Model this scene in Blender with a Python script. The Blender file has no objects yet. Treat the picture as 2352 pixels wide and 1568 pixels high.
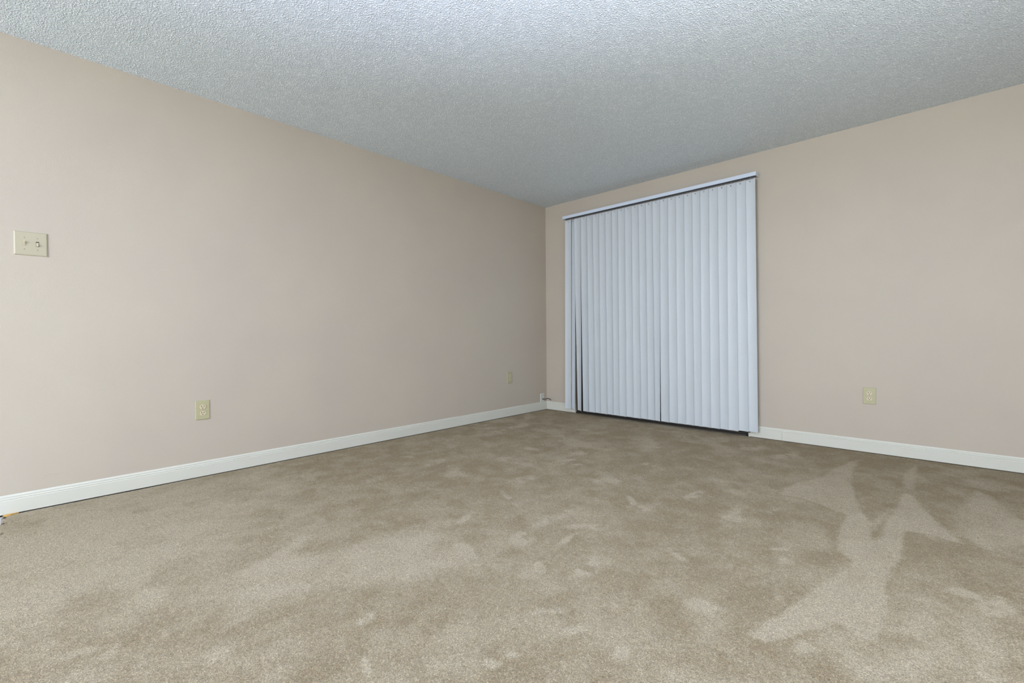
import bpy, bmesh, math, random
import numpy as np
from mathutils import Matrix, Vector

S = bpy.context.scene
C = S.collection
PI = math.pi

# ------------------------------------------------------------------ camera
F_PX, YAW, PITCH, ROLL = 1028.65, 0.756031, -0.0112616, -0.00762198
CAM = (3.43035, -4.24645, 0.885036)
cam_data = bpy.data.cameras.new('camera')
cam_data.sensor_width = 36.0
cam_data.lens = F_PX * 36.0 / 2352.0
cam_data.clip_start = 0.02
cam = bpy.data.objects.new('camera', cam_data)
C.objects.link(cam)
f = Vector((-math.sin(YAW) * math.cos(PITCH), math.cos(YAW) * math.cos(PITCH), math.sin(PITCH)))
r = f.cross(Vector((0, 0, 1))).normalized()
u = r.cross(f)
r2 = math.cos(ROLL) * r + math.sin(ROLL) * u
u2 = -math.sin(ROLL) * r + math.cos(ROLL) * u
M = Matrix((r2, u2, -f)).transposed().to_4x4()
M.translation = CAM
cam.matrix_world = M
S.camera = cam

# ------------------------------------------------------------------ world, lights, exposure
w = bpy.data.worlds.new('world')
S.world = w
w.use_nodes = True
w.node_tree.nodes['Background'].inputs[0].default_value = (0.55, 0.68, 0.9, 1)
w.node_tree.nodes['Background'].inputs[1].default_value = 0.02
S.view_settings.view_transform = 'Standard'
S.view_settings.look = 'None'
S.view_settings.gamma = 1.0
S.view_settings.use_curve_mapping = False
S.view_settings.exposure = 0.02


def area(name, loc, target, size, power, color, size_y=None):
    d = bpy.data.lights.new(name, 'AREA')
    d.energy = power
    d.color = color
    d.size = size
    if size_y:
        d.shape = 'RECTANGLE'
        d.size_y = size_y
    o = bpy.data.objects.new(name, d)
    C.objects.link(o)
    o.location = loc
    o.rotation_euler = (Vector(target) - Vector(loc)).to_track_quat('-Z', 'Y').to_euler()
    return o


# the photographer's flash near the camera and an added second head, bounced off the ceiling
fl = area('bounce_light', (3.1, -4.35, 0.9), (3.0, -4.2, 2.44), 0.3, 80, (0.68, 0.73, 1.0))
fl.data.spread = math.radians(110)
fl = area('bounce_light', (4.1, -3.6, 1.2), (4.0, -3.3, 2.44), 0.35, 50, (0.88, 0.93, 1.0))  # added fill lamp, brightens the ceiling at the right
fl.data.spread = math.radians(120)
# soft fill light from two added, unseen windows behind and beside the camera
area('added_window_light', (2.1, -7.42, 1.4), (2.1, 0, 1.35), 2.6, 204, (0.83, 0.90, 1.0), 1.3)
area('added_window_light', (4.97, -2.6, 1.2), (0, -1.4, 1.2), 1.2, 31, (0.86, 0.91, 1.0), 1.3)

H = 2.44
ROOM_X, ROOM_Y = 5.0, -7.45


# ------------------------------------------------------------------ materials
def mat(name, color, rough=0.6, spec=0.3, metal=0.0):
    m = bpy.data.materials.new(name)
    m.use_nodes = True
    b = m.node_tree.nodes['Principled BSDF']
    b.inputs['Base Color'].default_value = (*color, 1)
    b.inputs['Roughness'].default_value = rough
    b.inputs['Metallic'].default_value = metal
    b.inputs['Specular IOR Level'].default_value = spec
    return m


def lin(r, g, b):
    return tuple(((c / 255 + 0.055) / 1.055) ** 2.4 if c > 10 else c / 255 / 12.92 for c in (r, g, b))


def N(m, t, **kw):
    n = m.node_tree.nodes.new(t)
    for k, v in kw.items():
        setattr(n, k, v)
    return n


def LK(m, a, b):
    m.node_tree.links.new(a, b)


def bsdf(m):
    return m.node_tree.nodes['Principled BSDF']


def coords(m, scale=(1, 1, 1)):
    g = N(m, 'ShaderNodeNewGeometry')
    mp = N(m, 'ShaderNodeMapping')
    mp.inputs['Scale'].default_value = scale
    LK(m, g.outputs['Position'], mp.inputs['Vector'])
    return mp.outputs['Vector']


def noise(m, vec, scale, detail=2.0, rough=0.5, dist=0.0):
    n = N(m, 'ShaderNodeTexNoise')
    n.inputs['Scale'].default_value = scale
    n.inputs['Detail'].default_value = detail
    n.inputs['Roughness'].default_value = rough
    n.inputs['Distortion'].default_value = dist
    LK(m, vec, n.inputs['Vector'])
    return n.outputs['Fac']


def ramp(m, fac, stops):
    n = N(m, 'ShaderNodeValToRGB')
    el = n.color_ramp.elements
    while len(el) < len(stops):
        el.new(0.5)
    for e, (p, c) in zip(el, stops):
        e.position = p
        e.color = (*c, 1) if len(c) == 3 else c
    LK(m, fac, n.inputs['Fac'])
    return n.outputs['Color']


def math_(m, op, a, b=None, c=None):
    n = N(m, 'ShaderNodeMath', operation=op)
    for i, v in enumerate((a, b, c)):
        if v is None:
            continue
        if isinstance(v, (int, float)):
            n.inputs[i].default_value = v
        else:
            LK(m, v, n.inputs[i])
    return n.outputs[0]


def mix(m, fac, a, b, blend='MIX'):
    n = N(m, 'ShaderNodeMix', data_type='RGBA', blend_type=blend)
    for i, v in ((0, fac), (6, a), (7, b)):
        if isinstance(v, (int, float)):
            n.inputs[i].default_value = v
        elif isinstance(v, tuple):
            n.inputs[i].default_value = (*v, 1)
        else:
            LK(m, v, n.inputs[i])
    return n.outputs[2]


def bump(m, h, dist, strength=1.0):
    n = N(m, 'ShaderNodeBump')
    n.inputs['Distance'].default_value = dist
    n.inputs['Strength'].default_value = strength
    LK(m, h, n.inputs['Height'])
    LK(m, n.outputs['Normal'], bsdf(m).inputs['Normal'])


# painted drywall, rolled satin beige
WALL = mat('beige_wall_paint', lin(190, 179, 164), 0.5, 0.25)
v = coords(WALL)
blot = noise(WALL, v, 1.6, 3, 0.6)
LK(WALL, ramp(WALL, blot, [(0.3, lin(187, 176, 163)), (0.7, lin(191, 181, 165))]), bsdf(WALL).inputs['Base Color'])
sep = N(WALL, 'ShaderNodeSeparateXYZ')
LK(WALL, v, sep.inputs[0])
def scratch(ax, lo, hi, z0, z1, wd):
    t = math_(WALL, 'DIVIDE', math_(WALL, 'SUBTRACT', sep.outputs[ax], lo), hi - lo)
    inr = math_(WALL, 'MULTIPLY', math_(WALL, 'GREATER_THAN', t, 0.0), math_(WALL, 'LESS_THAN', t, 1.0))
    dz = math_(WALL, 'ABSOLUTE', math_(WALL, 'SUBTRACT', sep.outputs[2], math_(WALL, 'MULTIPLY_ADD', t, z1 - z0, z0)))
    return math_(WALL, 'MULTIPLY', inr, math_(WALL, 'MAXIMUM', math_(WALL, 'SUBTRACT', 1.0, math_(WALL, 'DIVIDE', dz, wd)), 0.0))
marks = math_(WALL, 'ADD', scratch(1, -4.232, -4.158, 0.1670, 0.1665, 0.0016), scratch(1, -4.245, -4.18, 0.1560, 0.1555, 0.0012))
marks = math_(WALL, 'SUBTRACT', marks, scratch(0, 3.008, 3.041, 0.4285, 0.4305, 0.0014))
hh = math_(WALL, 'ADD', noise(WALL, v, 260, 2, 0.5), math_(WALL, 'MULTIPLY', noise(WALL, v, 18, 2, 0.5), 0.6))
bump(WALL, math_(WALL, 'ADD', hh, math_(WALL, 'MULTIPLY', marks, 3.0)), 0.0008, 0.5)

# sprayed popcorn ceiling
CEIL = mat('popcorn_ceiling', lin(225, 228, 228), 0.7, 0.35)
v = coords(CEIL)
wob = N(CEIL, 'ShaderNodeTexNoise')
wob.inputs['Scale'].default_value = 60
LK(CEIL, v, wob.inputs['Vector'])
add = N(CEIL, 'ShaderNodeVectorMath', operation='MULTIPLY_ADD')
LK(CEIL, wob.outputs['Color'], add.inputs[0])
add.inputs[1].default_value = (0.012, 0.012, 0.012)
LK(CEIL, v, add.inputs[2])
vor = N(CEIL, 'ShaderNodeTexVoronoi', feature='SMOOTH_F1')
vor.inputs['Scale'].default_value = 118
vor.inputs['Smoothness'].default_value = 0.35
vor.inputs['Randomness'].default_value = 1.0
LK(CEIL, add.outputs[0], vor.inputs['Vector'])
lump = math_(CEIL, 'SUBTRACT', 0.56, vor.outputs['Distance'])
lump = math_(CEIL, 'MAXIMUM', lump, 0.0)
dens = ramp(CEIL, noise(CEIL, v, 26, 3, 0.6), [(0.33, (0.3,) * 3), (0.55, (1.0,) * 3)])
hgt = math_(CEIL, 'ADD', math_(CEIL, 'MULTIPLY', lump, dens), math_(CEIL, 'MULTIPLY', noise(CEIL, v, 320, 2, 0.6), 0.12))
bump(CEIL, hgt, 0.0085, 1.0)
smooth_patch = noise(CEIL, v, 2.2, 2, 0.5)
LK(CEIL, ramp(CEIL, lump, [(0.06, lin(205, 215, 220)), (0.32, lin(246, 251, 253))]), bsdf(CEIL).inputs['Base Color'])  # lump tops painted paler than the base, sparkle put into the colour

# cut pile carpet; the attribute 'nap' holds brushed pile tone plus painted light
CARPET = mat('beige_cut_pile_carpet', lin(180, 168, 148), 0.95, 0.05)
v = coords(CARPET)
att = N(CARPET, 'ShaderNodeAttribute', attribute_name='nap_and_light')
wn = N(CARPET, 'ShaderNodeTexNoise')
wn.inputs['Scale'].default_value = 120
LK(CARPET, v, wn.inputs['Vector'])
wa = N(CARPET, 'ShaderNodeVectorMath', operation='MULTIPLY_ADD')
LK(CARPET, wn.outputs['Color'], wa.inputs[0])
wa.inputs[1].default_value = (0.007, 0.007, 0.0)
LK(CARPET, v, wa.inputs[2])
tuft = noise(CARPET, wa.outputs[0], 320, 3, 0.7)
clump = noise(CARPET, wa.outputs[0], 48, 3, 0.6)
nap_and_light = math_(CARPET, 'ADD', att.outputs['Fac'], math_(CARPET, 'MULTIPLY', math_(CARPET, 'SUBTRACT', clump, 0.5), 1.0))
napc = ramp(CARPET, nap_and_light, [(0.0, lin(158, 139, 107)), (1.0, lin(191, 176, 149))])
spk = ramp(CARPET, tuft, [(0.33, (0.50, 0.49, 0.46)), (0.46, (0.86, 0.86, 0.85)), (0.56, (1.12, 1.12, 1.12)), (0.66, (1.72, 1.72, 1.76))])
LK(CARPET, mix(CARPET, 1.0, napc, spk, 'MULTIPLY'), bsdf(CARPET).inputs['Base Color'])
bump(CARPET, math_(CARPET, 'ADD', tuft, math_(CARPET, 'MULTIPLY', clump, 1.2)), 0.008, 1.0)
bsdf(CARPET).inputs['Sheen Weight'].default_value = 0.15

TRIM = mat('white_semi_gloss_trim', lin(209, 208, 197), 0.35, 0.4)
v = coords(TRIM)
bump(TRIM, noise(TRIM, v, 30, 2), 0.0006, 0.5)
VINYL = mat('bluish_white_vinyl_slat', lin(216, 222, 226), 0.42, 0.35)
v = coords(VINYL, (1, 1, 0.15))
bump(VINYL, noise(VINYL, v, 60, 2), 0.0004, 0.3)
tl = N(VINYL, 'ShaderNodeBsdfTranslucent')
tl.inputs['Color'].default_value = (*lin(214, 222, 232), 1)
mx = N(VINYL, 'ShaderNodeMixShader')
mx.inputs[0].default_value = 0.14
LK(VINYL, bsdf(VINYL).outputs[0], mx.inputs[1])
LK(VINYL, tl.outputs[0], mx.inputs[2])
LK(VINYL, mx.outputs[0], VINYL.node_tree.nodes['Material Output'].inputs['Surface'])
RAIL = mat('white_painted_rail', lin(210, 220, 234), 0.35, 0.45)
bump(RAIL, noise(RAIL, coords(RAIL, (0.1, 1, 1)), 120, 1), 0.0003, 0.3)
CLIP = mat('grey_plastic_clip', lin(120, 126, 134), 0.5)
bump(CLIP, noise(CLIP, coords(CLIP), 200, 1), 0.0002, 0.2)
IVORY = mat('ivory_plate_plastic', lin(180, 174, 138), 0.35, 0.45)
bump(IVORY, noise(IVORY, coords(IVORY), 150, 1), 0.0002, 0.2)
IVORY2 = mat('pale_ivory_switch_plastic', lin(180, 172, 148), 0.35, 0.45)
bump(IVORY2, noise(IVORY2, coords(IVORY2), 150, 1), 0.0002, 0.2)
CREAM = mat('cream_socket_plastic', lin(206, 194, 164), 0.35, 0.45)
bump(CREAM, noise(CREAM, coords(CREAM), 150, 1), 0.0002, 0.2)
DARK = mat('dark_slot', lin(28, 24, 18), 0.8, 0.1)
bump(DARK, noise(DARK, coords(DARK), 150, 1), 0.0002, 0.2)
WHITEP = mat('white_plate_plastic', lin(205, 208, 200), 0.35, 0.45)
bump(WHITEP, noise(WHITEP, coords(WHITEP), 150, 1), 0.0002, 0.2)
SCREW = mat('painted_screw', lin(164, 157, 130), 0.4, 0.4, 0.0)
bump(SCREW, noise(SCREW, coords(SCREW), 400, 1), 0.0002, 0.2)
CABLE = mat('black_brown_cable_jacket', lin(30, 24, 18), 0.5, 0.4)
bump(CABLE, noise(CABLE, coords(CABLE), 300, 1), 0.0002, 0.2)
BRONZE = mat('dark_bronze_aluminium', lin(52, 47, 42), 0.45, 0.5, 0.4)
bump(BRONZE, noise(BRONZE, coords(BRONZE), 200, 1), 0.0002, 0.2)
TRACK = mat('grey_aluminium_track', lin(62, 58, 54), 0.5, 0.4, 0.3)
bump(TRACK, noise(TRACK, coords(TRACK), 200, 1), 0.0002, 0.2)
GLASS = mat('door_glass', (1, 1, 1), 0.02, 0.5)
bsdf(GLASS).inputs['Transmission Weight'].default_value = 1.0
WOOD = mat('raw_tack_strip_wood', lin(206, 164, 92), 0.7)
LK(WOOD, ramp(WOOD, noise(WOOD, coords(WOOD, (1, 0.1, 1)), 300, 3), [(0.3, lin(186, 140, 66)), (0.7, lin(222, 184, 112))]), bsdf(WOOD).inputs['Base Color'])
LINO = mat('pale_grey_sheet_vinyl', lin(206, 208, 212), 0.35)
LK(LINO, ramp(LINO, noise(LINO, coords(LINO), 25, 4), [(0.3, lin(198, 200, 204)), (0.7, lin(214, 216, 220))]), bsdf(LINO).inputs['Base Color'])
SUB = mat('dark_subfloor_and_gap_fill', lin(84, 74, 60), 0.9, 0.1)
bump(SUB, noise(SUB, coords(SUB), 80, 3), 0.002, 0.5)
CONC = mat('patio_concrete', lin(120, 118, 112), 0.9, 0.1)
bump(CONC, noise(CONC, coords(CONC), 80, 3), 0.002, 0.5)


# ------------------------------------------------------------------ helpers
def obj(name, bm, m, parent=None, smooth=False):
    me = bpy.data.meshes.new(name)
    bmesh.ops.recalc_face_normals(bm, faces=bm.faces)
    bm.to_mesh(me)
    bm.free()
    me.materials.append(m)
    if smooth:
        for p in me.polygons:
            p.use_smooth = True
    o = bpy.data.objects.new(name, me)
    C.objects.link(o)
    if parent:
        o.parent = parent
    return o


def tag(o, label=None, cat=None, group=None, kind=None):
    for k, val in (('label', label), ('category', cat), ('group', group), ('kind', kind)):
        if val:
            o[k] = val
    return o


def empty(name, loc, rz=0.0):
    o = bpy.data.objects.new(name, None)
    C.objects.link(o)
    o.empty_display_size = 0.05
    o.location = loc
    o.rotation_euler = (0, 0, rz)
    return o


def box(bm, lo, hi, bevel=0.0, segs=2):
    g = bmesh.ops.create_cube(bm, size=1.0)
    vs = g['verts']
    for vv in vs:
        vv.co = Vector([lo[i] + (vv.co[i] + 0.5) * (hi[i] - lo[i]) for i in range(3)])
    if bevel:
        es = list({e for vv in vs for e in vv.link_edges})
        bmesh.ops.bevel(bm, geom=es, offset=bevel, segments=segs, affect='EDGES', profile=0.6)
    return bm


def prism(bm, pts, a, b, axis):
    """extrude a closed 2D outline between a and b along an axis"""
    def P(p, t):
        q = list(p)
        q.insert(axis, t)
        return q
    A = [bm.verts.new(P(p, a)) for p in pts]
    B = [bm.verts.new(P(p, b)) for p in pts]
    n = len(pts)
    for i in range(n):
        bm.faces.new((A[i], A[(i + 1) % n], B[(i + 1) % n], B[i]))
    bm.faces.new(A)
    bm.faces.new(B[::-1])


def cyl(bm, c, rad, h0, h1, axis='y', seg=20, squash=None):
    pts = []
    for i in range(seg):
        a = 2 * PI * i / seg
        x, z = rad * math.cos(a), rad * math.sin(a)
        if squash:
            z = max(-squash, min(squash, z))
        pts.append((c[0] + x, c[1] + z))
    prism(bm, pts, h0, h1, 1)


# ------------------------------------------------------------------ setting: walls, ceiling
DX0, DX1, DZ = 0.430, 2.270, 2.085      # patio door opening
T = 0.13

b = bmesh.new()
box(b, (-T, ROOM_Y - T, 0.012), (0, T, H))
tag(obj('wall_left', b, WALL), 'long beige wall on the left with light switch and two outlets', 'wall', kind='structure')

b = bmesh.new()
box(b, (0, 0, 0.012), (DX0, T, H))
box(b, (DX1, 0, 0.012), (ROOM_X, T, H))
box(b, (DX0, 0, DZ), (DX1, T, H))
tag(obj('wall_right', b, WALL), 'beige wall on the right carrying the vertical blinds', 'wall', kind='structure')

b = bmesh.new()
SY0, SY1, SZ0, SZ1 = -3.22, -1.98, 0.54, 1.88
box(b, (ROOM_X, ROOM_Y, -0.05), (ROOM_X + T, SY0, H))
box(b, (ROOM_X, SY1, -0.05), (ROOM_X + T, T, H))
box(b, (ROOM_X, SY0, -0.05), (ROOM_X + T, SY1, SZ0))
box(b, (ROOM_X, SY0, SZ1), (ROOM_X + T, SY1, H))
tag(obj('wall_side', b, WALL), 'beige wall closing the room beside the camera', 'wall', kind='structure')

b = bmesh.new()
WX0, WX1, WZ0, WZ1 = 0.75, 3.45, 0.7, 2.1
box(b, (0, ROOM_Y - T, -0.05), (WX0, ROOM_Y, H))
box(b, (WX1, ROOM_Y - T, -0.05), (ROOM_X + T, ROOM_Y, H))
box(b, (WX0, ROOM_Y - T, -0.05), (WX1, ROOM_Y, WZ0))
box(b, (WX0, ROOM_Y - T, WZ1), (WX1, ROOM_Y, H))
tag(obj('wall_back', b, WALL), 'beige wall behind the camera with an opening for the added window', 'wall', kind='structure')
added_win2 = tag(empty('added_window_2', (ROOM_X, 0, 0)), 'added white framed window, unseen in the side wall, housing the side fill light', 'window', kind='structure')  # opening and window added to house the side fill light
b = bmesh.new()
for lo, hi in (((0.03, SY0, SZ0), (0.09, SY0 + 0.05, SZ1)), ((0.03, SY1 - 0.05, SZ0), (0.09, SY1, SZ1)),
               ((0.03, SY0 + .05, SZ0), (0.09, SY1 - .05, SZ0 + 0.05)), ((0.03, SY0 + .05, SZ1 - 0.05), (0.09, SY1 - .05, SZ1)),
               ((0.035, SY0 + .05, 1.185), (0.085, SY1 - .05, 1.235))):
    box(b, lo, hi, 0.003, 1)
obj('added_window_frame', b, TRIM, added_win2)
b = bmesh.new()
box(b, (0.061, SY0 + .05, SZ0 + .05), (0.065, SY1 - .05, SZ1 - .05))
obj('added_window_pane', b, GLASS, added_win2)
added_win = tag(empty('added_window_1', (0, ROOM_Y, 0)), 'added white framed window, unseen in the wall behind the camera, for the fill light', 'window', kind='structure')  # unseen window added as a source for the back fill light
b = bmesh.new()
for lo, hi in (((WX0, -0.09, WZ0), (WX0 + 0.05, -0.03, WZ1)), ((WX1 - 0.05, -0.09, WZ0), (WX1, -0.03, WZ1)),
               ((WX0 + .05, -0.09, WZ0), (WX1 - .05, -0.03, WZ0 + 0.05)), ((WX0 + .05, -0.09, WZ1 - 0.05), (WX1 - .05, -0.03, WZ1)),
               ((2.075, -0.085, WZ0 + .05), (2.125, -0.035, WZ1 - .05))):
    box(b, lo, hi, 0.003, 1)
obj('added_window_frame', b, TRIM, added_win)
b = bmesh.new()
box(b, (WX0 + .05, -0.065, WZ0 + .05), (WX1 - .05, -0.061, WZ1 - .05))
obj('added_window_pane', b, GLASS, added_win)

b = bmesh.new()
box(b, (-T, ROOM_Y - T, H), (ROOM_X + T, T, H + 0.08))
tag(obj('ceiling', b, CEIL), 'white sprayed popcorn textured ceiling', 'ceiling', kind='structure')

# ------------------------------------------------------------------ setting: floor
_rng = np.random.RandomState(7)
_tab = _rng.rand(256, 256)


def vnoise(x, y, s, o=0):
    x = x * s + 37.3 + o * 11.7
    y = y * s + 91.1 + o * 5.3
    xi, yi = np.floor(x).astype(int), np.floor(y).astype(int)
    fx, fy = x - xi, y - yi
    fx, fy = fx * fx * (3 - 2 * fx), fy * fy * (3 - 2 * fy)
    t = lambda a, b_: _tab[a % 256, b_ % 256]
    return ((t(xi, yi) * (1 - fx) + t(xi + 1, yi) * fx) * (1 - fy)
            + (t(xi, yi + 1) * (1 - fx) + t(xi + 1, yi + 1) * fx) * fy)


def fbm(x, y, s, n=4, o=0):
    r_, a, tot = 0, 1.0, 0
    for k in range(n):
        r_ = r_ + a * vnoise(x, y, s * 2 ** k, o + k)
        tot += a
        a *= 0.55
    return r_ / tot


def sstep(a, b_, x):
    t = np.clip((x - a) / (b_ - a), 0, 1)
    return t * t * (3 - 2 * t)


def poly_dist(px, py, poly):
    """signed distance, positive inside"""
    n = len(poly)
    d = np.full(px.shape, 1e9)
    inside = np.zeros(px.shape, bool)
    for i in range(n):
        ax, ay = poly[i]
        bx, by = poly[(i + 1) % n]
        ex, ey = bx - ax, by - ay
        t = np.clip(((px - ax) * ex + (py - ay) * ey) / (ex * ex + ey * ey + 1e-12), 0, 1)
        d = np.minimum(d, np.hypot(px - ax - t * ex, py - ay - t * ey))
        cond = ((ay > py) != (by > py)) & (px < (bx - ax) * (py - ay) / (by - ay + 1e-12) + ax)
        inside ^= cond
    return np.where(inside, d, -d)


# strokes the vacuum cleaner and feet left in the pile, in metres on the floor
STROKES = {'A': [(3.055, -0.252), (3.005, -0.385), (2.946, -0.714), (2.927, -0.92), (2.839, -1.136), (2.802, -1.297), (2.813, -1.437), (2.906, -1.416), (2.995, -1.455), (3.119, -1.532), (3.146, -1.558), (3.212, -1.592), (3.159, -1.391), (3.105, -1.142), (3.049, -0.75), (3.042, -0.536)] ,
'B': [(3.121, -1.543), (3.121, -1.765), (3.131, -1.918), (3.145, -2.016), (3.196, -2.071), (3.172, -2.229), (3.109, -2.509), (3.075, -2.661), (3.029, -2.811), (3.083, -2.816), (3.16, -2.682), (3.215, -2.563), (3.264, -2.604), (3.312, -2.596), (3.322, -2.504), (3.314, -2.41), (3.311, -2.172), (3.313, -2.056), (3.337, -1.908), (3.332, -1.656), (3.34, -1.576), (3.42, -1.556), (3.514, -1.579), (3.483, -1.498), (3.39, -1.182), (3.343, -0.959), (3.312, -0.955), (3.292, -1.215), (3.27, -1.562), (3.264, -1.718), (3.25, -1.809), (3.231, -1.788), (3.221, -1.63), (3.172, -1.459)] ,
'C': [(3.349, -0.19), (3.306, -0.391), (3.297, -0.648), (3.308, -0.841), (3.344, -0.86), (3.347, -0.564)] ,
'D': [(3.603, -0.626), (3.566, -0.821), (3.549, -1.117), (3.542, -1.424), (3.552, -1.515), (3.597, -1.585), (3.722, -1.398), (3.772, -1.255), (3.709, -0.946), (3.651, -0.713)] ,
'E': [(3.534, -0.996), (3.516, -1.146), (3.514, -1.407), (3.528, -1.437), (3.546, -1.04)] ,
'F': [(3.266, -1.294), (3.217, -1.588), (3.234, -1.662), (3.258, -1.456), (3.284, -1.304)] ,
'G': [(1.622, -3.948), (1.659, -3.864), (1.784, -3.724), (1.849, -3.582), (2.01, -3.362), (2.117, -3.201), (1.767, -3.017), (1.644, -3.199), (1.615, -3.414), (1.485, -3.627), (1.527, -3.834)] ,
'H': [(2.963, -2.182), (2.926, -1.758), (3.073, -1.808), (3.124, -2.017), (3.042, -2.092)] ,}
SOFT = {'A': (0.014, 0.62), 'B': (0.012, 0.78), 'C': (0.014, 0.65), 'D': (0.02, 0.62), 'E': (0.015, 0.5), 'F': (0.015, 0.55), 'G': (0.07, 0.62), 'H': (0.06, 0.35)}
SPOTS = [(1.584, -2.179, 0.046, 0.101, 0.043, -0.044), (1.119, -1.586, 0.062, 0.007, 0.034, -0.043), (1.471, -1.424, 0.046, 0.041, 0.037, -0.053), (1.552, -1.616, 0.042, 0.069, 0.023, -0.031), (1.64, -1.721, 0.035, 0.056, 0.021, -0.028), (1.967, -1.874, 0.067, 0.06, 0.041, -0.066), (2.256, -2.077, 0.076, -0.057, 0.008, -0.036), (2.351, -2.13, 0.018, 0.058, 0.028, -0.045), (2.467, -1.75, 0.012, 0.106, 0.021, -0.037), (2.079, -2.529, 0.017, 0.127, 0.033, -0.032), (2.264, -2.499, 0.066, 0.06, 0.022, -0.034), (2.269, -2.679, 0.007, 0.081, 0.019, -0.017), (2.326, -2.963, 0.017, 0.072, 0.035, -0.028), (2.055, -3.037, 0.075, -0.037, 0.002, -0.021), (1.765, -2.838, -0.007, 0.076, 0.029, -0.017), (2.117, -2.798, 0.028, 0.056, 0.05, -0.047), (2.682, -2.464, 0.052, 0.018, 0.019, -0.056), (2.49, -2.798, 0.017, 0.062, 0.028, -0.029), (1.738, -2.486, 0.119, -0.042, 0.016, -0.029), (0.856, -2.324, -0.003, 0.104, 0.05, -0.032), (0.49, -1.34, 0.062, 0.054, 0.054, -0.053), (0.452, -1.058, 0.005, 0.187, 0.068, -0.067), (2.715, -1.927, 0.003, 0.15, 0.046, -0.066), (2.008, -1.369, 0.045, 0.04, 0.019, -0.039), (0.596, -2.372, 0.041, 0.037, 0.028, -0.019), (2.533, -3.136, 0.038, 0.046, 0.011, -0.013), (2.635, -3.142, 0.02, 0.055, 0.015, -0.013), (2.307, -3.652, 0.008, 0.009, 0.041, -0.019), (2.797, -3.139, 0.011, 0.028, 0.018, -0.018), (2.274, -3.464, 0.005, 0.019, 0.015, -0.006), (2.12, -3.539, -0.003, 0.032, 0.026, -0.006), (1.999, -3.026, 0.069, -0.005, 0.028, -0.042), (2.459, -2.808, 0.007, 0.113, 0.025, -0.02), (2.891, -2.758, 0.052, 0.003, 0.008, -0.043), (2.578, -3.341, 0.01, 0.028, 0.013, -0.009), (2.559, -3.419, 0.02, 0.018, 0.013, -0.013), (3.176, -2.755, 0.035, 0.032, 0.006, -0.036), (3.406, -2.593, 0.026, -0.0, -0.003, -0.023), (3.324, -2.766, 0.026, 0.024, 0.003, -0.039), (3.04, -2.56, 0.032, 0.013, 0.005, -0.035), (3.019, -2.295, 0.025, 0.023, 0.016, -0.074), (2.978, -2.15, 0.028, 0.025, 0.005, -0.022), (3.537, -2.555, 0.02, 0.036, 0.007, -0.083), (3.502, -2.087, 0.04, 0.013, -0.003, -0.039), (3.585, -2.117, 0.043, 0.04, -0.005, -0.069), (2.836, -1.71, 0.017, 0.015, 0.013, -0.054), (2.649, -0.533, 0.065, 0.058, 0.037, -0.177), (2.392, -0.403, 0.088, 0.078, 0.027, -0.101), (0.849, -4.032, -0.024, 0.06, 0.124, -0.0), (0.917, -3.803, 0.034, 0.031, 0.064, -0.012), (1.442, -3.481, -0.005, 0.062, 0.05, -0.013), (1.252, -4.251, 0.009, 0.069, 0.083, 0.005), (1.433, -4.32, 0.022, 0.02, 0.065, 0.002), (1.705, -4.163, 0.033, 0.059, 0.047, 0.0), (1.172, -3.877, 0.003, 0.037, 0.036, -0.003), (0.861, -4.141, 0.031, 0.028, 0.059, -0.003), (1.773, -3.666, 0.036, 0.07, 0.034, -0.009), (2.118, -3.551, 0.006, 0.029, 0.026, -0.008)]
CUT_Y = -4.380
STEP = 0.01
xs = np.concatenate([[0.0108], np.arange(0.03, ROOM_X + 0.001, STEP)])
ys = np.concatenate([[-0.0110], np.arange(-0.03, ROOM_Y - 0.001, -STEP)])
X, Y = np.meshgrid(xs, ys, indexing='ij')
wx = X + 0.05 * (fbm(X, Y, 9, 4, 20) - 0.5)
wy = Y + 0.05 * (fbm(X, Y, 9, 4, 30) - 0.5)
nap_and_light = 0.27 + 0.40 * (fbm(wx, wy, 1.3, 4, 1) - 0.5) + 0.6 * (fbm(wx, wy, 5.5, 3, 9) - 0.5) + 0.9 * (fbm(wx, wy * 0.8, 14, 3, 12) - 0.5)
patch = fbm(wx * 0.8 + 0.3 * wy, wy, 4.2, 4, 50)
nap_and_light = nap_and_light + 0.35 * sstep(0.58, 0.72, patch)
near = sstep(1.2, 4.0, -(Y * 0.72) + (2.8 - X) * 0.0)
nap_and_light = nap_and_light + 0.18 * near
nap_and_light = nap_and_light + 0.5 * sstep(-2.9, -4.1, Y) * sstep(2.0, 1.0, X)  # near left carpet painted lighter, standing in for light there
for k, poly in STROKES.items():
    soft, amp = SOFT[k]
    dd = poly_dist(0.8 * X + 0.2 * wx, 0.8 * Y + 0.2 * wy, poly) + 0.012 * (fbm(X, Y, 14, 2, 40) - 0.5)
    mask = sstep(-soft, soft, dd)
    nap_and_light = nap_and_light * (1 - 0.6 * mask) + (0.36 + amp * 0.62 + 0.6 * (fbm(X, Y, 9, 4, 60) - 0.5)) * mask
for cx, cy, ax, ay, bx, by in SPOTS:
    det = ax * by - ay * bx
    if abs(det) < 1e-7:
        continue
    dx, dy = wx - cx, wy - cy
    s_ = (dx * by - dy * bx) / det
    t_ = (ax * dy - ay * dx) / det
    nap_and_light = nap_and_light + 1.0 * (1 - sstep(0.4, 1.35, np.sqrt(s_ ** 2 + t_ ** 2))) * sstep(0.25, 0.7, fbm(X, Y, 22, 3, 3))
nap_and_light = np.clip(nap_and_light, 0, 1.2)
Z = -0.0015 * vnoise(X, Y, 30, 3) - 0.001
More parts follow.
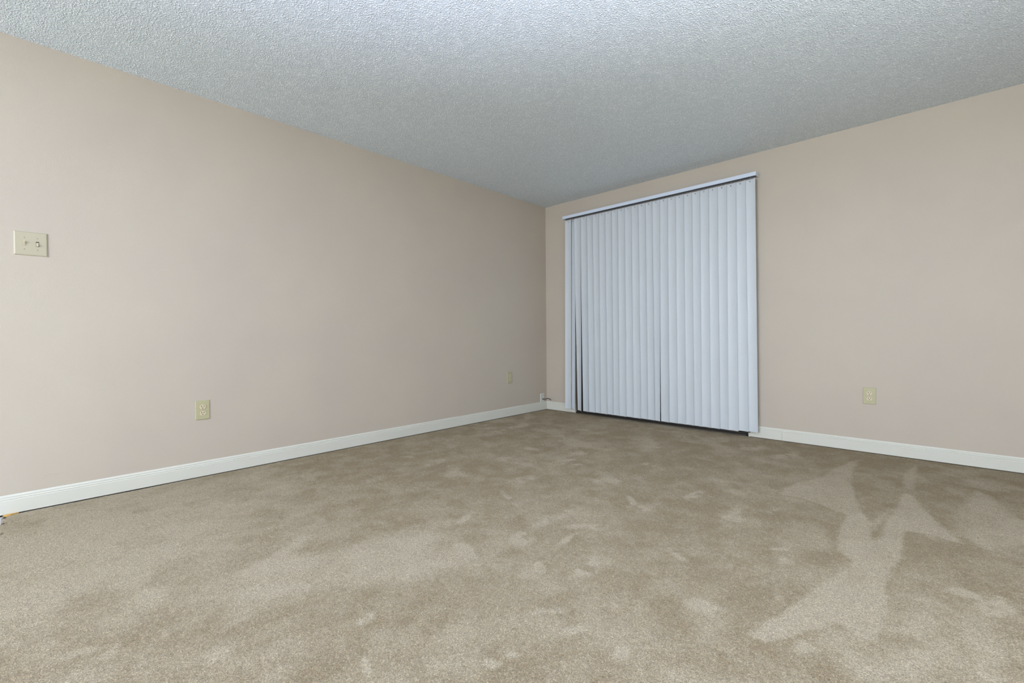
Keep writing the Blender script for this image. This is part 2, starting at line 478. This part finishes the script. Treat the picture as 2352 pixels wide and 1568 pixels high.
# frayed, cut edges along the boards and at the hallway seam
Z[0, :] = -0.0015
Z[:, 0] = -0.0015
Xe = X.copy()
Xe[0, :] += 0.001 + 0.022 * sstep(-3.5, -4.3, ys) * (fbm(ys, ys * 0, 14, 3) - 0.2).clip(0, 1) * (ys > -4.37)
Xe[1, :] = np.maximum(Xe[1, :], Xe[0, :] + 0.004)
keep = ys > CUT_Y - 0.02
ny_keep = int(keep.sum())
Yc = Y.copy()
in_door = (xs > DX0 + 0.01) & (xs < DX1 - 0.01)
Y[in_door, 0] = 0.003
Yc[in_door, 0] = 0.003
Z[in_door, 0] = -0.001
jag = 0.007 * (fbm(xs, xs * 0 + 3, 22, 3, 4) - 0.5)
for j in range(ny_keep - 2, ny_keep):
    Yc[:, j] = CUT_Y - 0.010 * (j - ny_keep + 1) + jag - 0.022 * sstep(0.38, 0.56, xs)
nearcut = xs > 0.62                      # past the doorway stub the carpet runs on
nx, ny = len(xs), len(ys)


def grid_mesh(name, i0, i1, j0, j1, yy):
    xx, y2, zz, nn = Xe[i0:i1, j0:j1], yy[i0:i1, j0:j1], Z[i0:i1, j0:j1], nap_and_light[i0:i1, j0:j1]
    a, c = xx.shape
    co = np.stack([xx, y2, zz], -1).reshape(-1, 3)
    idx = np.arange(a * c).reshape(a, c)
    q = np.stack([idx[:-1, :-1], idx[:-1, 1:], idx[1:, 1:], idx[1:, :-1]], -1).reshape(-1, 4)
    me = bpy.data.meshes.new(name)
    me.vertices.add(len(co))
    me.vertices.foreach_set('co', co.astype(np.float32).ravel())
    me.loops.add(q.size)
    me.loops.foreach_set('vertex_index', q.astype(np.int32).ravel())
    me.polygons.add(len(q))
    me.polygons.foreach_set('loop_start', (np.arange(len(q)) * 4).astype(np.int32))
    me.polygons.foreach_set('loop_total', np.full(len(q), 4, np.int32))
    me.update(calc_edges=True)
    at = me.attributes.new('nap_and_light', 'FLOAT', 'POINT')
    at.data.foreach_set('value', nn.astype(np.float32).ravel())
    me.materials.append(CARPET)
    for p in me.polygons:
        p.use_smooth = True
    o = bpy.data.objects.new(name, me)
    C.objects.link(o)
    return o


ic = int(np.searchsorted(xs, 0.62))
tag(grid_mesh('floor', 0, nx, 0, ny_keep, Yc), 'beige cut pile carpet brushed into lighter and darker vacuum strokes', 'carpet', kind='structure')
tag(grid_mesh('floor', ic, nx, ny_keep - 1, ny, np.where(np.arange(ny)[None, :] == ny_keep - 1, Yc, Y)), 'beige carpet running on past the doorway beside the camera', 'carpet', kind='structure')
b = bmesh.new()
box(b, (-T, ROOM_Y, -0.03), (ROOM_X, T, -0.014))
box(b, (-T, ROOM_Y, -0.014), (-0.015, T, 0.012))  # dark strips added behind the baseboard gap so it reads as shade
box(b, (-0.015, 0.015, -0.014), (DX0, T, 0.012))
box(b, (DX1, 0.015, -0.014), (ROOM_X, T, 0.012))
tag(obj('floor', b, SUB), 'dark subfloor with added dark strips that deepen the shade under the baseboards', 'floor', kind='structure')
b = bmesh.new()
box(b, (0.0, CUT_Y + 0.03, -0.0135), (0.030, -4.12, -0.0045))
box(b, (0.0, ROOM_Y, -0.0135), (0.655, CUT_Y + 0.03, -0.0072))
tag(obj('floor', b, LINO), 'pale grey sheet vinyl beyond the cut carpet edge at the left', 'floor', kind='structure')

# ------------------------------------------------------------------ setting: baseboards
BH, BT, BG = 0.0975, 0.0125, 0.0030
PROF = [(0, BG), (BT, BG), (BT, 0.0700), (0.0118, 0.0718), (0.0092, 0.0728), (0.0092, 0.0745), (0.0108, 0.0760), (0.0112, 0.0780),
        (0.0100, 0.0800), (0.0076, 0.0812), (0.0070, 0.0830), (0.0072, 0.0850), (0.0080, 0.0875), (0.0076, 0.0905), (0.0058, 0.0935), (0.0044, 0.0958), (0.0036, BH), (0, BH)]


def base_left(y0, y1, label):
    b_ = bmesh.new()
    A = [b_.verts.new((p, y0, z)) for p, z in PROF]
    B = [b_.verts.new((p, y1 if y1 < -0.001 else -p, z)) for p, z in PROF]
    n = len(PROF)
    for i in range(n):
        b_.faces.new((A[i], A[(i + 1) % n], B[(i + 1) % n], B[i]))
    b_.faces.new(A)
    b_.faces.new(B[::-1])
    return tag(obj('baseboard_left', b_, TRIM), label, 'baseboard', kind='structure')


def base_right(x0, x1, label):
    b_ = bmesh.new()
    A = [b_.verts.new((x0 if x0 > 0.001 else p, -p, z)) for p, z in PROF]
    B = [b_.verts.new((x1, -p, z)) for p, z in PROF]
    n = len(PROF)
    for i in range(n):
        b_.faces.new((A[i], A[(i + 1) % n], B[(i + 1) % n], B[i]))
    b_.faces.new(A)
    b_.faces.new(B[::-1])
    return tag(obj('baseboard_right', b_, TRIM), label, 'baseboard', kind='structure')


base_left(ROOM_Y, -0.7225, 'long white baseboard along the left wall under the switch')
base_left(-0.7212, 0.0, 'short white baseboard piece at the corner end of the left wall')
base_right(0.0, 0.4305, 'short white baseboard piece between corner and patio door')
base_right(2.2700, 2.5115, 'short white baseboard piece just right of the blinds')
base_right(2.5125, ROOM_X, 'long white baseboard along the right wall under the outlet')
# return end of the board at the door opening
b = bmesh.new()
box(b, (2.2560, -0.0125, 0.0), (2.2700, 0.002, 0.034), 0.001, 1)
tag(obj('trim_1', b, TRIM), 'small white block closing the baseboard end at the door opening', 'trim', kind='structure')

# ------------------------------------------------------------------ setting: sliding patio door behind the blinds
door = tag(empty('door_1', ((DX0 + DX1) / 2, 0.06, 0)), 'dark framed sliding glass patio door behind the vertical blinds', 'door', kind='structure')
hw = (DX1 - DX0) / 2
b = bmesh.new()
box(b, (-hw, -0.045, 0.0), (-hw + 0.035, 0.06, DZ), 0.002, 1)
box(b, (hw - 0.035, -0.045, 0.0), (hw, 0.06, DZ), 0.002, 1)
box(b, (-hw + .035, -0.045, DZ - 0.04), (hw - .035, 0.06, DZ), 0.002, 1)
obj('door_frame', b, BRONZE, door)
b = bmesh.new()
box(b, (-hw + .035, -0.055, -0.012), (hw - .035, 0.06, 0.012), 0.002, 1)
box(b, (-hw + .035, -0.035, 0.012), (hw - .035, -0.031, 0.026))
box(b, (-hw + .035, 0.012, 0.012), (hw - .035, 0.016, 0.026))
obj('threshold', b, TRACK, door)
for k, (x0, x1, y) in enumerate(((-hw + 0.036, 0.03, -0.015), (-0.03, hw - 0.036, 0.033))):
    b = bmesh.new()
    z0, z1 = 0.028, DZ - 0.042
    box(b, (x0, y - 0.014, z0), (x0 + 0.055, y + 0.014, z1), 0.002, 1)
    box(b, (x1 - 0.055, y - 0.014, z0), (x1, y + 0.014, z1), 0.002, 1)
    box(b, (x0 + 0.055, y - 0.014, z0), (x1 - 0.055, y + 0.014, z0 + 0.07), 0.002, 1)
    box(b, (x0 + 0.055, y - 0.014, z1 - 0.055), (x1 - 0.055, y + 0.014, z1), 0.002, 1)
    p = obj('door_panel', b, BRONZE, door)
    b = bmesh.new()
    box(b, (x0 + 0.055, y - 0.003, z0 + 0.07), (x1 - 0.055, y + 0.003, z1 - 0.055))
    obj('glass_pane', b, GLASS, p)
b = bmesh.new()
box(b, (-2.5, 0.13, -0.10), (4.5, 3.0, -0.03))
tag(obj('floor_patio', b, CONC), 'concrete patio slab outside the sliding door', 'patio', kind='structure')

# ------------------------------------------------------------------ vertical blinds
TOPR = [0.417, 0.462, 0.539, 0.624, 0.694, 0.777, 0.857, 0.938, 1.012, 1.089, 1.167, 1.247, 1.321, 1.391, 1.474, 1.552, 1.631, 1.711, 1.787, 1.859, 1.937, 2.013, 2.093, 2.168, 2.246, 2.324]
BOTR = [0.404, 0.451, 0.557, 0.646, 0.727, 0.796, 0.878, 0.952, 1.023, 1.105, 1.186, 1.267, 1.342, 1.416, 1.475, 1.565, 1.647, 1.727, 1.804, 1.873, 1.953, 2.034, 2.104, 2.189, 2.27, 2.344]
HOLE = [0.379, 0.437, 0.509, 0.585, 0.663, 0.742, 0.819, 0.896, 0.972, 1.052, 1.128, 1.203, 1.282, 1.357, 1.434, 1.512, 1.589, 1.667, 1.744, 1.82, 1.897, 1.975, 2.051, 2.129, 2.204, 2.281]
blind = tag(empty('vertical_blinds', (1.32, -0.055, 2.22)), 'closed white vertical blinds hanging from a rail on the right wall', 'blinds')
BX, BY, BZ = 1.32, -0.055, 2.22
b = bmesh.new()
# valance: an L shaped front with a lip, and the channel behind it
x0, x1 = 0.322 - BX, 2.333 - BX
RY = -0.030                                # front face, local y
prism(b, [(RY, 0.004), (RY - 0.0020, 0.0060), (RY - 0.0020, 0.0125), (RY, 0.0145), (RY, 0.0335), (RY + 0.0015, 0.0375), (RY + 0.006, 0.0390),
          (0.052, 0.0390), (0.052, 0.0360), (RY + 0.003, 0.0360), (RY + 0.003, 0.004)], x0, x1, 0)
vl = obj('head_rail', b, RAIL, blind)
b = bmesh.new()
prism(b, [(-0.018, 0.010), (-0.018, 0.0355), (0.030, 0.0355), (0.030, 0.010), (0.027, 0.010), (0.027, 0.032), (-0.015, 0.032), (-0.015, 0.010)], x0 + 0.006, x1 - 0.006, 0)
obj('track', b, CLIP, vl)
for xe, sgn in ((x0, -1), (x1, 1)):
    b = bmesh.new()
    box(b, (min(xe, xe + sgn * 0.004), RY - 0.001, 0.0035), (max(xe, xe + sgn * 0.004), 0.053, 0.0395), 0.0012, 2)
    obj('end_cap', b, RAIL, vl)
SW, ARC = 0.0890, 0.0075
ZT, ZB = 2.2125, 0.0415
random.seed(4)
for i, (tx, bxr, hx) in enumerate(zip(TOPR, BOTR, HOLE)):
    first = i < 2
    cx_t = hx
    half_t = tx - hx
    ang_t = {0: 0.06, 1: 0.07, 2: 0.07}.get(i, 0.064 + random.uniform(-0.004, 0.012))
    ang_b = {0: 0.06, 1: 0.07, 2: 0.50, 3: 0.24, 15: 0.20}.get(i, ang_t + random.uniform(-0.006, 0.02))
    if i == 14:
        ang_b = 0.14
    cx_b = bxr - 0.5 * SW * math.cos(ang_b)
    cx_t = 0.5 * (hx + tx - 0.5 * SW * math.cos(ang_t))
    zb = ZB + (0.0055 if i in (0, 1) else 0.0) + random.uniform(-0.0012, 0.0012) + (0.008 if i > 23 else 0)
    zs = [zb, zb + 0.001, zb + 0.010] + [zb + 0.010 + (ZT - 0.03 - zb - 0.010) * k / 14 for k in range(1, 15)] + [ZT - 0.0235, ZT - 0.0165, ZT - 0.008, ZT]
    us = [-0.5, -0.49, -0.44, -0.36, -0.26, -0.16, -0.055, 0.055, 0.16, 0.26, 0.36, 0.44, 0.49, 0.5]
    b = bmesh.new()
    layers = []
    for side in (0, 1):
        rows = []
        for z in zs:
            t = (z - zb) / (ZT - zb)
            ang = ang_b + (ang_t - ang_b) * t ** 0.8
            cx = cx_b + (cx_t - cx_b) * t
            row = []
            for uu in us:
                s_ = uu * SW
                sag = ARC * (1 - (2 * uu) ** 2) + 0.0008 * side       # bowed towards the wall
                lx = s_ * math.cos(ang) + sag * math.sin(ang)
                ly = -s_ * math.sin(ang) + sag * math.cos(ang)
                row.append(b.verts.new((cx - hx + lx, ly, z - ZT)))
            rows.append(row)
        layers.append(rows)
    nz, nu = len(zs), len(us)
    hole_z, hole_u = nz - 4, 6
    for side, rows in enumerate(layers):
        for a in range(nz - 1):
            for c in range(nu - 1):
                if a == hole_z and c == hole_u:
                    continue
                b.faces.new((rows[a][c], rows[a][c + 1], rows[a + 1][c + 1], rows[a + 1][c]))
    P0, P1 = layers
    for a in range(nz - 1):
        b.faces.new((P0[a][0], P0[a + 1][0], P1[a + 1][0], P1[a][0]))
        b.faces.new((P0[a][-1], P0[a + 1][-1], P1[a + 1][-1], P1[a][-1]))
    for c in range(nu - 1):
        b.faces.new((P0[0][c], P0[0][c + 1], P1[0][c + 1], P1[0][c]))
        b.faces.new((P0[-1][c], P0[-1][c + 1], P1[-1][c + 1], P1[-1][c]))
    s_o = obj('slat', b, VINYL, blind, smooth=True)
    s_o.location = (hx - BX, -0.0, ZT - BZ)
    if i == 1:
        s_o.location.y = 0.012
    b = bmesh.new()
    box(b, (-0.003, 0.0085, 0.001), (0.003, 0.0115, 0.020), 0.0008, 1)
    box(b, (-0.005, 0.0082, -0.004), (0.005, 0.0100, 0.004), 0.0008, 1)
    obj('carrier_clip', b, CLIP, s_o)


# ------------------------------------------------------------------ wall plates (built facing -y, base on the wall plane)
def plate_mesh(w2, h2, d, bev):
    b_ = bmesh.new()
    # frustum with soft shoulders
    outer = [(-w2, -h2), (w2, -h2), (w2, h2), (-w2, h2)]
    rings = [(0.0, 0.0), (0.0, -d * 0.35), (bev * 0.35, -d * 0.72), (bev, -d)]
    prev = None
    for ins, y in rings:
        ring = [b_.verts.new((x - math.copysign(ins, x), y, z - math.copysign(ins, z))) for x, z in outer]
        if prev:
            for k in range(4):
                b_.faces.new((prev[k], prev[(k + 1) % 4], ring[(k + 1) % 4], ring[k]))
        else:
            b_.faces.new(ring[::-1])
        prev = ring
    b_.faces.new(prev)
    return b_


def dome(bm, x, z, y, rad, h):
    g = bmesh.ops.create_uvsphere(bm, u_segments=14, v_segments=8, radius=rad)
    for vv in g['verts']:
        c = vv.co
        vv.co = Vector((x + c.x, y + c.y * h / rad, z + c.z))


def outlet(loc, rz, label):
    o = tag(empty('power_outlet', loc, rz), label, 'outlet', 'ivory duplex outlets on the walls')
    obj('cover_plate', plate_mesh(0.0382, 0.0615, 0.0052, 0.0024), IVORY, o)
    for sz in (0.0200, -0.0200):
        b_ = bmesh.new()
        cyl(b_, (0, sz), 0.0172, -0.0055, -0.0082, seg=32, squash=0.0152)
        s = obj('socket', b_, CREAM, o)
        b_ = bmesh.new()
        cyl(b_, (0, sz), 0.0186, -0.0055, -0.00625, seg=32, squash=0.0166)
        obj('socket_rim', b_, SCREW, s)
        for sx, hh_ in ((-0.0064, 0.0047), (0.0064, 0.0038)):
            b_ = bmesh.new()
            box(b_, (sx - 0.0013, -0.0085, sz + 0.0020 - hh_ + 0.002), (sx + 0.0013, -0.0075, sz + 0.0020 + hh_ + 0.002))
            obj('blade_slot', b_, DARK, s)
        b_ = bmesh.new()
        pts = [(0.0028 * math.cos(a), 0.0028 * math.sin(a)) for a in [PI * k / 8 - PI for k in range(9)]] + [(0.0028, 0.0018), (-0.0028, 0.0018)]
        prism(b_, [(x, sz - 0.0080 + z) for x, z in pts], -0.0085, -0.0075, 1)
        obj('ground_hole', b_, DARK, s)
    b_ = bmesh.new()
    dome(b_, 0, 0, -0.0060, 0.0032, 0.0012)
    obj('screw', b_, SCREW, o, True)
    return o


def copy_tree(o, parent=None):
    c = o.copy()
    C.objects.link(c)
    c.parent = parent
    for ch in [q for q in bpy.data.objects if q.parent == o]:
        copy_tree(ch, c)
    return c


first_outlet = outlet((0.0, -3.521, 0.4275), PI / 2, 'ivory outlet low on the left wall below the light switch side')
for loc, rz, lab in (((0.0, -0.655, 0.4290), PI / 2, 'small looking ivory outlet on the left wall near the room corner'),
                     ((3.0805, 0.0, 0.4230), 0.0, 'ivory outlet on the right wall to the right of the blinds')):
    o = copy_tree(first_outlet)
    o.location = loc
    o.rotation_euler = (0, 0, rz)
    o['label'] = lab
first_outlet['label'] = 'ivory outlet on the left wall above the long baseboard, nearest the switch'

sw = tag(empty('light_switch', (0.0, -4.2615, 1.3865), PI / 2), 'double toggle light switch with pale ivory plate on the left wall', 'light switch')
obj('switch_plate', plate_mesh(0.0608, 0.0612, 0.0055, 0.0055), IVORY2, sw)
for sx, up in ((-0.0237, 1), (0.0237, -1)):
    b = bmesh.new()
    box(b, (sx - 0.0056, -0.0068, -0.0125), (sx + 0.0056, -0.0060, 0.0125))
    slot = obj('toggle_slot', b, SCREW if up > 0 else DARK, sw)
    b = bmesh.new()
    box(b, (sx - 0.0056 + .0008, -0.0070, -0.0117), (sx + 0.0056 - .0008, -0.0062, 0.0117 if up > 0 else 0.0085))
    obj('toggle_collar', b, IVORY2, slot)
    b = bmesh.new()
    z0, z1 = (-0.004, 0.0095) if up > 0 else (-0.0095, 0.004)
    vs = [(sx - 0.0043, -0.006, -0.006), (sx + 0.0043, -0.006, -0.006), (sx + 0.0043, -0.006, 0.006), (sx - 0.0043, -0.006, 0.006)]
    ze = 0.0085 * up
    ve = [(sx - 0.0036, -0.0145, ze - 0.0028), (sx + 0.0036, -0.0145, ze - 0.0028), (sx + 0.0036, -0.0145, ze + 0.0028), (sx - 0.0036, -0.0145, ze + 0.0028)]
    A = [b.verts.new(q) for q in vs]
    B = [b.verts.new(q) for q in ve]
    for k in range(4):
        b.faces.new((A[k], A[(k + 1) % 4], B[(k + 1) % 4], B[k]))
    b.faces.new(A)
    b.faces.new(B[::-1])
    bmesh.ops.bevel(b, geom=list(b.edges), offset=0.0007, segments=2, affect='EDGES')
    obj('toggle', b, CREAM, sw)
    for sz in (0.0300, -0.0300):
        b = bmesh.new()
        dome(b, sx, sz, -0.0055, 0.0032, 0.0007)
        obj('screw', b, SCREW, sw, True)

cp = tag(empty('cable_plate', (0.0, -0.0900, 0.1400), PI / 2), 'white cable wall plate with a dark cable stub, sitting on the corner baseboard', 'cable outlet')
obj('cover_plate', plate_mesh(0.0330, 0.0590, 0.0085, 0.0035), WHITEP, cp)
b = bmesh.new()
dome(b, 0, 0.042, -0.0085, 0.0036, 0.0016)
obj('screw', b, SCREW, cp, True)
b = bmesh.new()
cyl(b, (0, -0.008), 0.0060, -0.0080, -0.0165, seg=6)
obj('connector', b, BRONZE, cp)


def tube(bm, pts, rad, seg=10):
    rings = []
    for i, p in enumerate(pts):
        a = Vector(pts[max(i - 1, 0)])
        c = Vector(pts[min(i + 1, len(pts) - 1)])
        d = (c - a).normalized()
        s = d.cross(Vector((0, 0, 1))).normalized()
        t = s.cross(d)
        rings.append([bm.verts.new(Vector(p) + rad * (math.cos(2 * PI * k / seg) * s + math.sin(2 * PI * k / seg) * t)) for k in range(seg)])
    for A_, B_ in zip(rings, rings[1:]):
        for k in range(seg):
            bm.faces.new((A_[k], A_[(k + 1) % seg], B_[(k + 1) % seg], B_[k]))
    bm.faces.new(rings[0][::-1])
    bm.faces.new(rings[-1])


b = bmesh.new()
pts = []
for k in range(17):
    t = k / 16
    # local frame of the plate: -y points into the room
    pts.append((0.004 * t, -0.013 - 0.120 * t, -0.010 + 0.012 * math.sin(t * PI * 1.05) - 0.006 * math.sin(t * 2 * PI) ))
tube(b, pts, 0.0042)
obj('cable', b, CABLE, cp, True)

# ------------------------------------------------------------------ bit of tack strip where the carpet was cut
b = bmesh.new()
prism(b, [(0.0140, -4.376), (0.0145, -4.322), (0.0200, -4.334), (0.0300, -4.349), (0.0330, -4.362), (0.0290, -4.372)], -0.0044, 0.0040, 2)
tag(obj('tack_strip', b, WOOD), 'splinter of raw yellow tack strip wood under the left baseboard end', 'wood strip')

b = bmesh.new()
g = bmesh.ops.create_icosphere(b, subdivisions=2, radius=0.0045)
random.seed(9)
for vv in g['verts']:
    vv.co = Vector((vv.co.x * 1.2, vv.co.y * 0.8, vv.co.z * 0.6)) * random.uniform(0.8, 1.15)
o = tag(obj('crumb', b, DARK), 'tiny dark crumb lying on the carpet in front of the blinds', 'crumb')
o.location = (1.840, -0.424, 0.0012)
